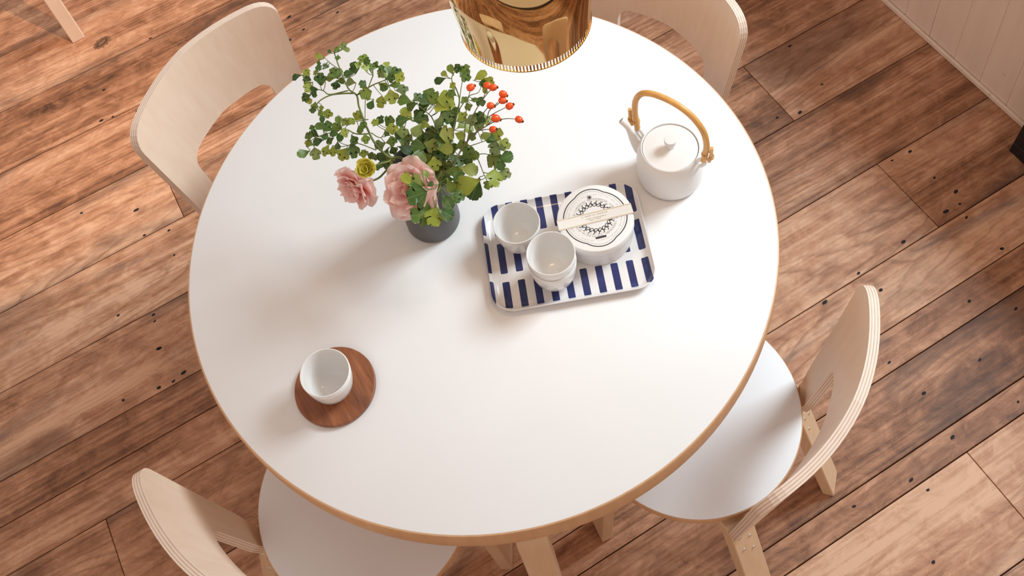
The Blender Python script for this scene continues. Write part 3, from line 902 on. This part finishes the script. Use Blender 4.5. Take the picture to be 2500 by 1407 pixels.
sprig('leafy_sprig', 'tall green sprig with fan leaves arching out over the pink flowers', 'sprig', [
    (trunk0 + q([(1060, 1250), (920, 1110), (850, 980), (800, 860), (750, 720), (728, 610), (650, 550), (600, 450), (560, 350), (525, 260), (490, 150)]), .0024, .0009),
    (q([(728, 610), (800, 560), (900, 500), (1000, 460), (1090, 420)]), .0016, .0006),
    (q([(690, 590), (600, 590), (450, 610), (340, 670), (310, 730), (350, 790)]), .0015, .0006),
    (q([(640, 560), (450, 600), (380, 560), (300, 540), (220, 480)]), .0012, .0005),
    (q([(560, 350), (450, 270), (390, 210)]), .0008, .0004),
    (q([(850, 1010), (720, 1010), (600, 960), (450, 1000), (300, 1050), (200, 1130)]), .0012, .0005),
    (q([(930, 1180), (740, 1110), (640, 1130)]), .0009, .0005),
    (q([(850, 860), (700, 880), (600, 860), (530, 810)]), .0009, .0004),
    (q([(880, 1000), (980, 1050), (1040, 950), (1090, 880)]), .0009, .0004),
    (q([(900, 400), (850, 530), (820, 640), (815, 860)]), .0009, .0006)],
    left_leaves, M['stem'])
right_leaves = Lz(950, 150, 3.609, [
    (140, 345, 120, 160), (200, 390, 110, 200), (250, 320, 80, 40), (360, 300, 110, 110), (330, 345, 110, 150), (310, 385, 100, 190), (390, 330, 90, 60),
    (500, 325, 130, 5), (160, 470, 120, 130), (120, 520, 110, 190), (260, 470, 100, 50), (280, 510, 110, 10), (250, 600, 110, -110), (290, 660, 120, -80),
    (150, 680, 100, 0), (470, 400, 130, 150), (520, 380, 110, 20), (500, 480, 120, -60), (560, 530, 110, 100), (580, 450, 90, 70), (640, 490, 90, 40),
    (720, 520, 90, 10), (790, 500, 100, 60), (790, 560, 90, -20), (850, 520, 90, 20), (400, 650, 160, 160), (510, 640, 110, 10), (500, 700, 120, 20),
    (490, 770, 120, 0), (570, 770, 80, 90), (400, 800, 120, -70), (260, 750, 120, 170), (270, 830, 140, -110), (540, 830, 90, 100), (600, 870, 110, -60),
    (690, 810, 120, 30), (740, 830, 90, -10), (680, 880, 90, 10), (700, 950, 140, -10), (520, 930, 110, -100), (550, 970, 100, 0), (400, 900, 110, -80),
    (430, 960, 100, 20), (480, 1010, 100, -60), (450, 1060, 90, -100), (540, 1090, 110, -60), (580, 1120, 100, 10),
    (450, 165, 90, 200), (490, 115, 70, 140), (545, 75, 90, 120), (600, 60, 70, 90), (660, 80, 100, 60), (670, 130, 90, -30), (560, 215, 60, 130),
    (555, 280, 70, 150), (800, 130, 110, 20), (875, 175, 90, -30), (830, 190, 70, -80), (840, 250, 60, -60), (805, 355, 80, -30), (760, 340, 60, 160),
    (860, 650, 90, 200), (910, 690, 110, 150), (950, 640, 100, 30), (1010, 730, 110, -20), (940, 760, 110, -100), (920, 860, 140, 190), (1020, 850, 130, 20),
    (980, 900, 100, -80), (970, 750, 90, 60), (700, 1080, 190, 200), (760, 1120, 170, -110), (930, 1030, 140, -100), (1020, 990, 90, -20), (870, 1090, 70, -120)])
low_leaves = [(a, b, c * .92, d, z) for (a, b, c, d), z in zip(Lz(950, 150, 3.609, [
    (230, 1070, 170, 160), (160, 1040, 120, 130), (160, 960, 90, 140), (240, 1180, 170, 200), (320, 1010, 90, 100), (360, 1085, 60, 30),
    (280, 1350, 180, 190), (400, 1370, 160, -100), (500, 1340, 140, -20), (510, 1230, 140, -60), (600, 1190, 120, -10), (640, 1170, 100, 30), (330, 1290, 110, 150)]),
    (.985, .985, .985, .985, .98, .98, .945, .945, .94, .945, .945, .945, .95))]
fill_leaves = Lz(950, 150, 3.609, [(330, 700, 110, 60), (370, 740, 110, -20), (340, 860, 100, -60), (420, 860, 100, 30), (450, 720, 90, 80), (470, 840, 90, -20),
    (360, 620, 90, 110), (320, 560, 90, 160), (430, 560, 100, 60), (640, 560, 90, 40), (620, 650, 90, -30), (700, 600, 80, 20), (640, 740, 90, 10), (590, 960, 100, -20),
    (620, 1030, 110, -40), (520, 1040, 90, 180), (410, 1010, 80, 150), (460, 940, 90, 200), (340, 930, 90, 60), (660, 340, 60, 40), (700, 400, 60, 200), (730, 660, 70, -60)])
q = lambda L: Bz(950, 150, 3.609, L)
trunk1 = [(1052, 445, RIMZ - .06), (1062, 412, RIMZ + .012)]
sprig('bushy_sprig', 'dense bushy green sprig drooping over the vase rim', 'sprig', [
    (trunk1 + q([(480, 900), (520, 780), (560, 640), (600, 450), (620, 340), (590, 240), (550, 150), (600, 60)]), .0022, .0006),
    (q([(520, 780), (440, 640), (380, 500), (320, 440), (200, 340)]), .0014, .0006),
    (q([(440, 640), (250, 520), (160, 480)]), .001, .0005),
    (q([(620, 340), (640, 200), (660, 110)]), .0008, .0004),
    (q([(600, 450), (700, 310), (790, 270), (820, 160)]), .0009, .0004),
    (q([(560, 800), (670, 730), (740, 780), (790, 880), (830, 980), (870, 1070)]), .0012, .0006),
    (q([(780, 820), (850, 815), (900, 840)]), .0008, .0005),
    (q([(700, 750), (820, 710), (880, 690)]), .0008, .0005),
    (q([(830, 980), (920, 990), (1000, 965)]), .0008, .0004),
    ([(1075, 450, .94)] + [(x, y, .955) for x, y in q([(440, 1130), (390, 1190), (400, 1260)])], .001, .0006),
    ([(1072, 447, .95)] + [(x, y, .985) for x, y in q([(400, 1120), (320, 1110), (290, 950)])], .001, .0005)],
    right_leaves + fill_leaves + low_leaves, M['stem'])

# rose-hip branch
hips = q([(717, 230), (865, 212), (915, 230), (1003, 288), (998, 345), (1060, 395), (893, 390), (938, 502), (1143, 512), (915, 600)])
hb = tag(empty('rosehip_branch'), 'thin branch with shiny orange-red rose hips rising from the vase', 'branch')
mh = Multi()
def br(pts, r0, r1, zo=.03):
    P = smooth_path([at(p[0], p[1], p[2] if len(p) == 3 else pz(*p) + zo) for p in pts], 5)
    mh.add(*tube_data(P, [r0 + (r1 - r0) * i / (len(P) - 1) for i in range(len(P))], 6))
br([(1060, 440, RIMZ - .06), (1075, 410, RIMZ + .015)] + q([(560, 900), (630, 790), (700, 690), (790, 610)]), .0018, .0012)
br(q([(700, 690), (850, 530), (880, 440), (960, 360)]), .001, .0006); br(q([(690, 700), (740, 480), (830, 330), (900, 245)]), .001, .0006)
br(q([(660, 740), (680, 430), (715, 250)]), .0009, .0005); br(q([(860, 500), (940, 450), (1030, 405)]), .0008, .0005)
br(q([(790, 610), (930, 530), (1030, 505), (1115, 508)]), .0009, .0005); br(q([(790, 610), (860, 600), (905, 600)]), .0008, .0005)
br(q([(800, 500), (850, 430), (885, 395)]), .0008, .0005); br(q([(930, 400), (985, 350), (1003, 290)]), .0007, .0004)
br(q([(830, 330), (850, 260), (865, 212)]), .0007, .0004)
br(q([(830, 590), (900, 530), (938, 502)]), .0007, .0004)
mh.build('stem', M['dark_stem'], hb)
hipm = plain('rosehip_skin', (.72, .085, .012), .22, var=.25, scale=90)
calm = plain('rosehip_calyx', (.05, .022, .012), .8)
hp0 = None
for i, (hx, hy) in enumerate(hips):
    c = at(hx, hy, pz(hx, hy) + .03)
    if hp0 is None:
        o = lathe('rosehip', [(0, -.0062), (.003, -.0058), (.0052, -.0035), (.0058, 0), (.0050, .0038), (.003, .0062), (.0016, .0068), (0, .0066)], hipm, hb, n=20)
        cx = lathe('calyx', [(.0016, .0062), (.0026, .0078), (.0012, .0086), (0, .008)], calm, o, n=8)
        hp0 = (o.data, cx.data)
    else:
        o = link(bpy.data.objects.new('rosehip', hp0[0]), hb); cx = link(bpy.data.objects.new('calyx', hp0[1]), o)
    o.location = c
    ax = (RIGHT * rl.uniform(.4, 1.3) + UP * rl.uniform(-.5, .6) - FWD * rl.uniform(-.2, .3)).normalized()
    o.rotation_euler = ax.to_track_quat('Z', 'Y').to_euler(); s = rl.uniform(.92, 1.1); o.scale = (s, s, s)

# pink flowers
def petal_mat(name, inner_c, outer_c, tr=.3):
    t = NT(name)
    a = t.t.nodes.new('ShaderNodeAttribute'); a.attribute_name = 'len'
    n = t.noise(t.obj_coord((1, 1, 1), rnd=7), 220, 3)
    f = t.math('ADD', a.outputs['Fac'], t.math('MULTIPLY', t.math('SUBTRACT', n, .5), .25))
    col = t.ramp(f, [(.15, inner_c), (.95, outer_c)])
    t.set(t.b.inputs['Base Color'], col); t.b.inputs['Roughness'].default_value = .6; t.b.inputs['Specular IOR Level'].default_value = .2
    tl = t.n('ShaderNodeBsdfTranslucent'); t.set(tl.inputs[0], col)
    mx = t.n('ShaderNodeMixShader', i0=tr, i1=t.b.outputs[0], i2=tl.outputs[0])
    t.t.links.new(mx.outputs[0], t.t.nodes['Material Output'].inputs[0])
    return t.m
M['petal'] = petal_mat('pink_petal', (.93, .42, .36), (.97, .78, .745), .42)
M['bud'] = petal_mat('yellow_bud_petal', (.80, .80, .05), (.92, .86, .30))
def petal_mesh(R, wide, open_a, curl, ruffle, ph, mat, nx=10, ny=8):
    """petal from the flower centre, axis +Z; open_a = angle from the axis"""
    v, f, ln = [], [], []
    for j in range(ny + 1):
        b = j / ny
        a2 = open_a + curl * (b - .4)
        # integrate the curved midrib
        r = R * (math.sin(open_a + curl * (b * .5 - .4)) * b); z = R * (math.cos(open_a + curl * (b * .5 - .4)) * b)
        wv = wide * R * (.16 + .84 * math.sin(min(1, b * 1.02) * math.pi * .62) ** .9)
        for i in range(nx + 1):
            s = 2 * i / nx - 1
            arc = s * wv / max(.25 * R, r + .35 * R)
            y = (r + .35 * R) * math.sin(arc); x = (r + .35 * R) * math.cos(arc) - .35 * R
            rf = ruffle * R * b * b * (math.sin(6.5 * s + ph) + .6 * math.sin(13 * s + 2 * ph))
            ed = 1 - .10 * abs(s) ** 3 * b + .025 * math.sin(17 * s + ph) * (b > .95)
            v.append((x * ed + rf * .35, y * ed, z + rf - .06 * R * abs(s) ** 2 * b)); ln.append(b)
    for j in range(ny):
        for i in range(nx):
            k = j * (nx + 1) + i
            f.append((k, k + 1, k + nx + 2, k + nx + 1))
    me = bpy.data.meshes.new('petal'); me.from_pydata(v, [], f); me.materials.append(mat)
    me.polygons.foreach_set('use_smooth', [True] * len(f))
    a_ = me.attributes.new('len', 'FLOAT', 'POINT'); a_.data.foreach_set('value', ln); me.update()
    return me
def flower(name, label, cat, c, axis, R, rings, mat, stem_pts, seed, group=None, spin=0):
    rr = random.Random(seed)
    root = tag(empty(name, c), label, cat, group)
    qn = Vector(axis).normalized().to_track_quat('Z', 'Y')
    for n, scl, oa, curl, wide, ruf in rings:
        ms = [petal_mesh(R * scl, wide, math.radians(oa), curl, ruf, ph, mat) for ph in (0.3, 2.1)]
        off = rr.uniform(0, 6)
        for i in range(n):
            o = link(bpy.data.objects.new('petal', ms[i % 2]), root)
            rot = qn @ Matrix.Rotation(off + 2 * math.pi * i / n + rr.uniform(-.15, .15), 3, 'Z').to_quaternion() @ Matrix.Rotation(rr.uniform(-.12, .12), 3, 'Y').to_quaternion()
            o.rotation_euler = rot.to_euler()
            s = rr.uniform(.9, 1.08); o.scale = (s, s, s)
    P = smooth_path([Vector(p) - Vector(c) for p in stem_pts], 6)
    tube('stem', P, .0016, M['stem'], root, n=8)
    # green sepals under the bloom
    return root
rings = [(5, 1.0, 80, .45, 1.05, .12), (5, .88, 60, .15, 1.0, .13), (5, .72, 40, -.1, .9, .12), (3, .50, 20, -.3, .8, .1)]
c1 = at(874, 452, .935)
flower('pink_flower', 'ruffled pink flower leaning outward beside the yellow bud', 'flower', c1, -FWD * .55 - RIGHT * .55 + DOWN * .65 + Vector((0, 0, .1)), .0385, rings, M['petal'],
       [(VX - .01, VY, TT + .05), (VX - .03, VY + .005, RIMZ + .004), tuple(c1 + Vector((.03, .012, -.012))), tuple(c1)], 5, 'pink flowers in the vase')
c2 = at(1009, 460, .945)
flower('pink_flower', 'ruffled pink flower resting on the vase rim under green leaves', 'flower', c2, -FWD * .9 - RIGHT * .42 + UP * .02, .0500, rings, M['petal'],
       [(VX, VY - .005, TT + .05), (VX - .005, VY - .02, RIMZ + .006), tuple(c2 + Vector((.006, .012, -.015))), tuple(c2)], 11, 'pink flowers in the vase')
cb = at(894, 412, .982)
flower('flower_bud', 'small round yellow-green bud above the leaning pink flower', 'flower bud', cb, -FWD * .9 + UP * .12, .0205,
       [(6, 1.0, 48, -1.5, .95, .02), (5, .86, 34, -1.2, .9, .02), (4, .66, 22, -.9, .8, .02)], M['bud'],
       [(VX - .005, VY + .01, TT + .05), (VX - .035, VY + .01, RIMZ + .01), tuple(cb + Vector((.035, .01, -.008))), tuple(cb)], 17)

# ------------------------------------------------------------------ dark frame leaning on the wall
fr = tag(empty('leaning_frame'), 'black picture frame with white sheet leaning against the board wall', 'picture frame')
base = at(2463, 368, 0)
bu, bv = base.dot(UV), base.dot(VV)
fr.location = (base.x, base.y, 0); fr.rotation_euler = (0, 0, UAZ)
FW, FH, FB = .34, .43, .032
inn = empty('frame', (0, 0, 0), 0, fr); inn.rotation_euler = (0, math.atan2(WALL_U - bu - .024, FH), 0)
for n_, a0, a1, z0, z1 in (('frame_rail', -FW, 0, 0, FB), ('frame_rail', -FW, 0, FH - FB, FH), ('frame_stile', -FB, 0, FB, FH - FB), ('frame_stile', -FW, -FW + FB, FB, FH - FB)):
    box(n_, 0, .022, a0, a1, z0, z1, M['black'], inn, bev=.001)
box('sheet', .012, .016, -FW + FB, -FB, FB, FH - FB, M['paper'], inn)
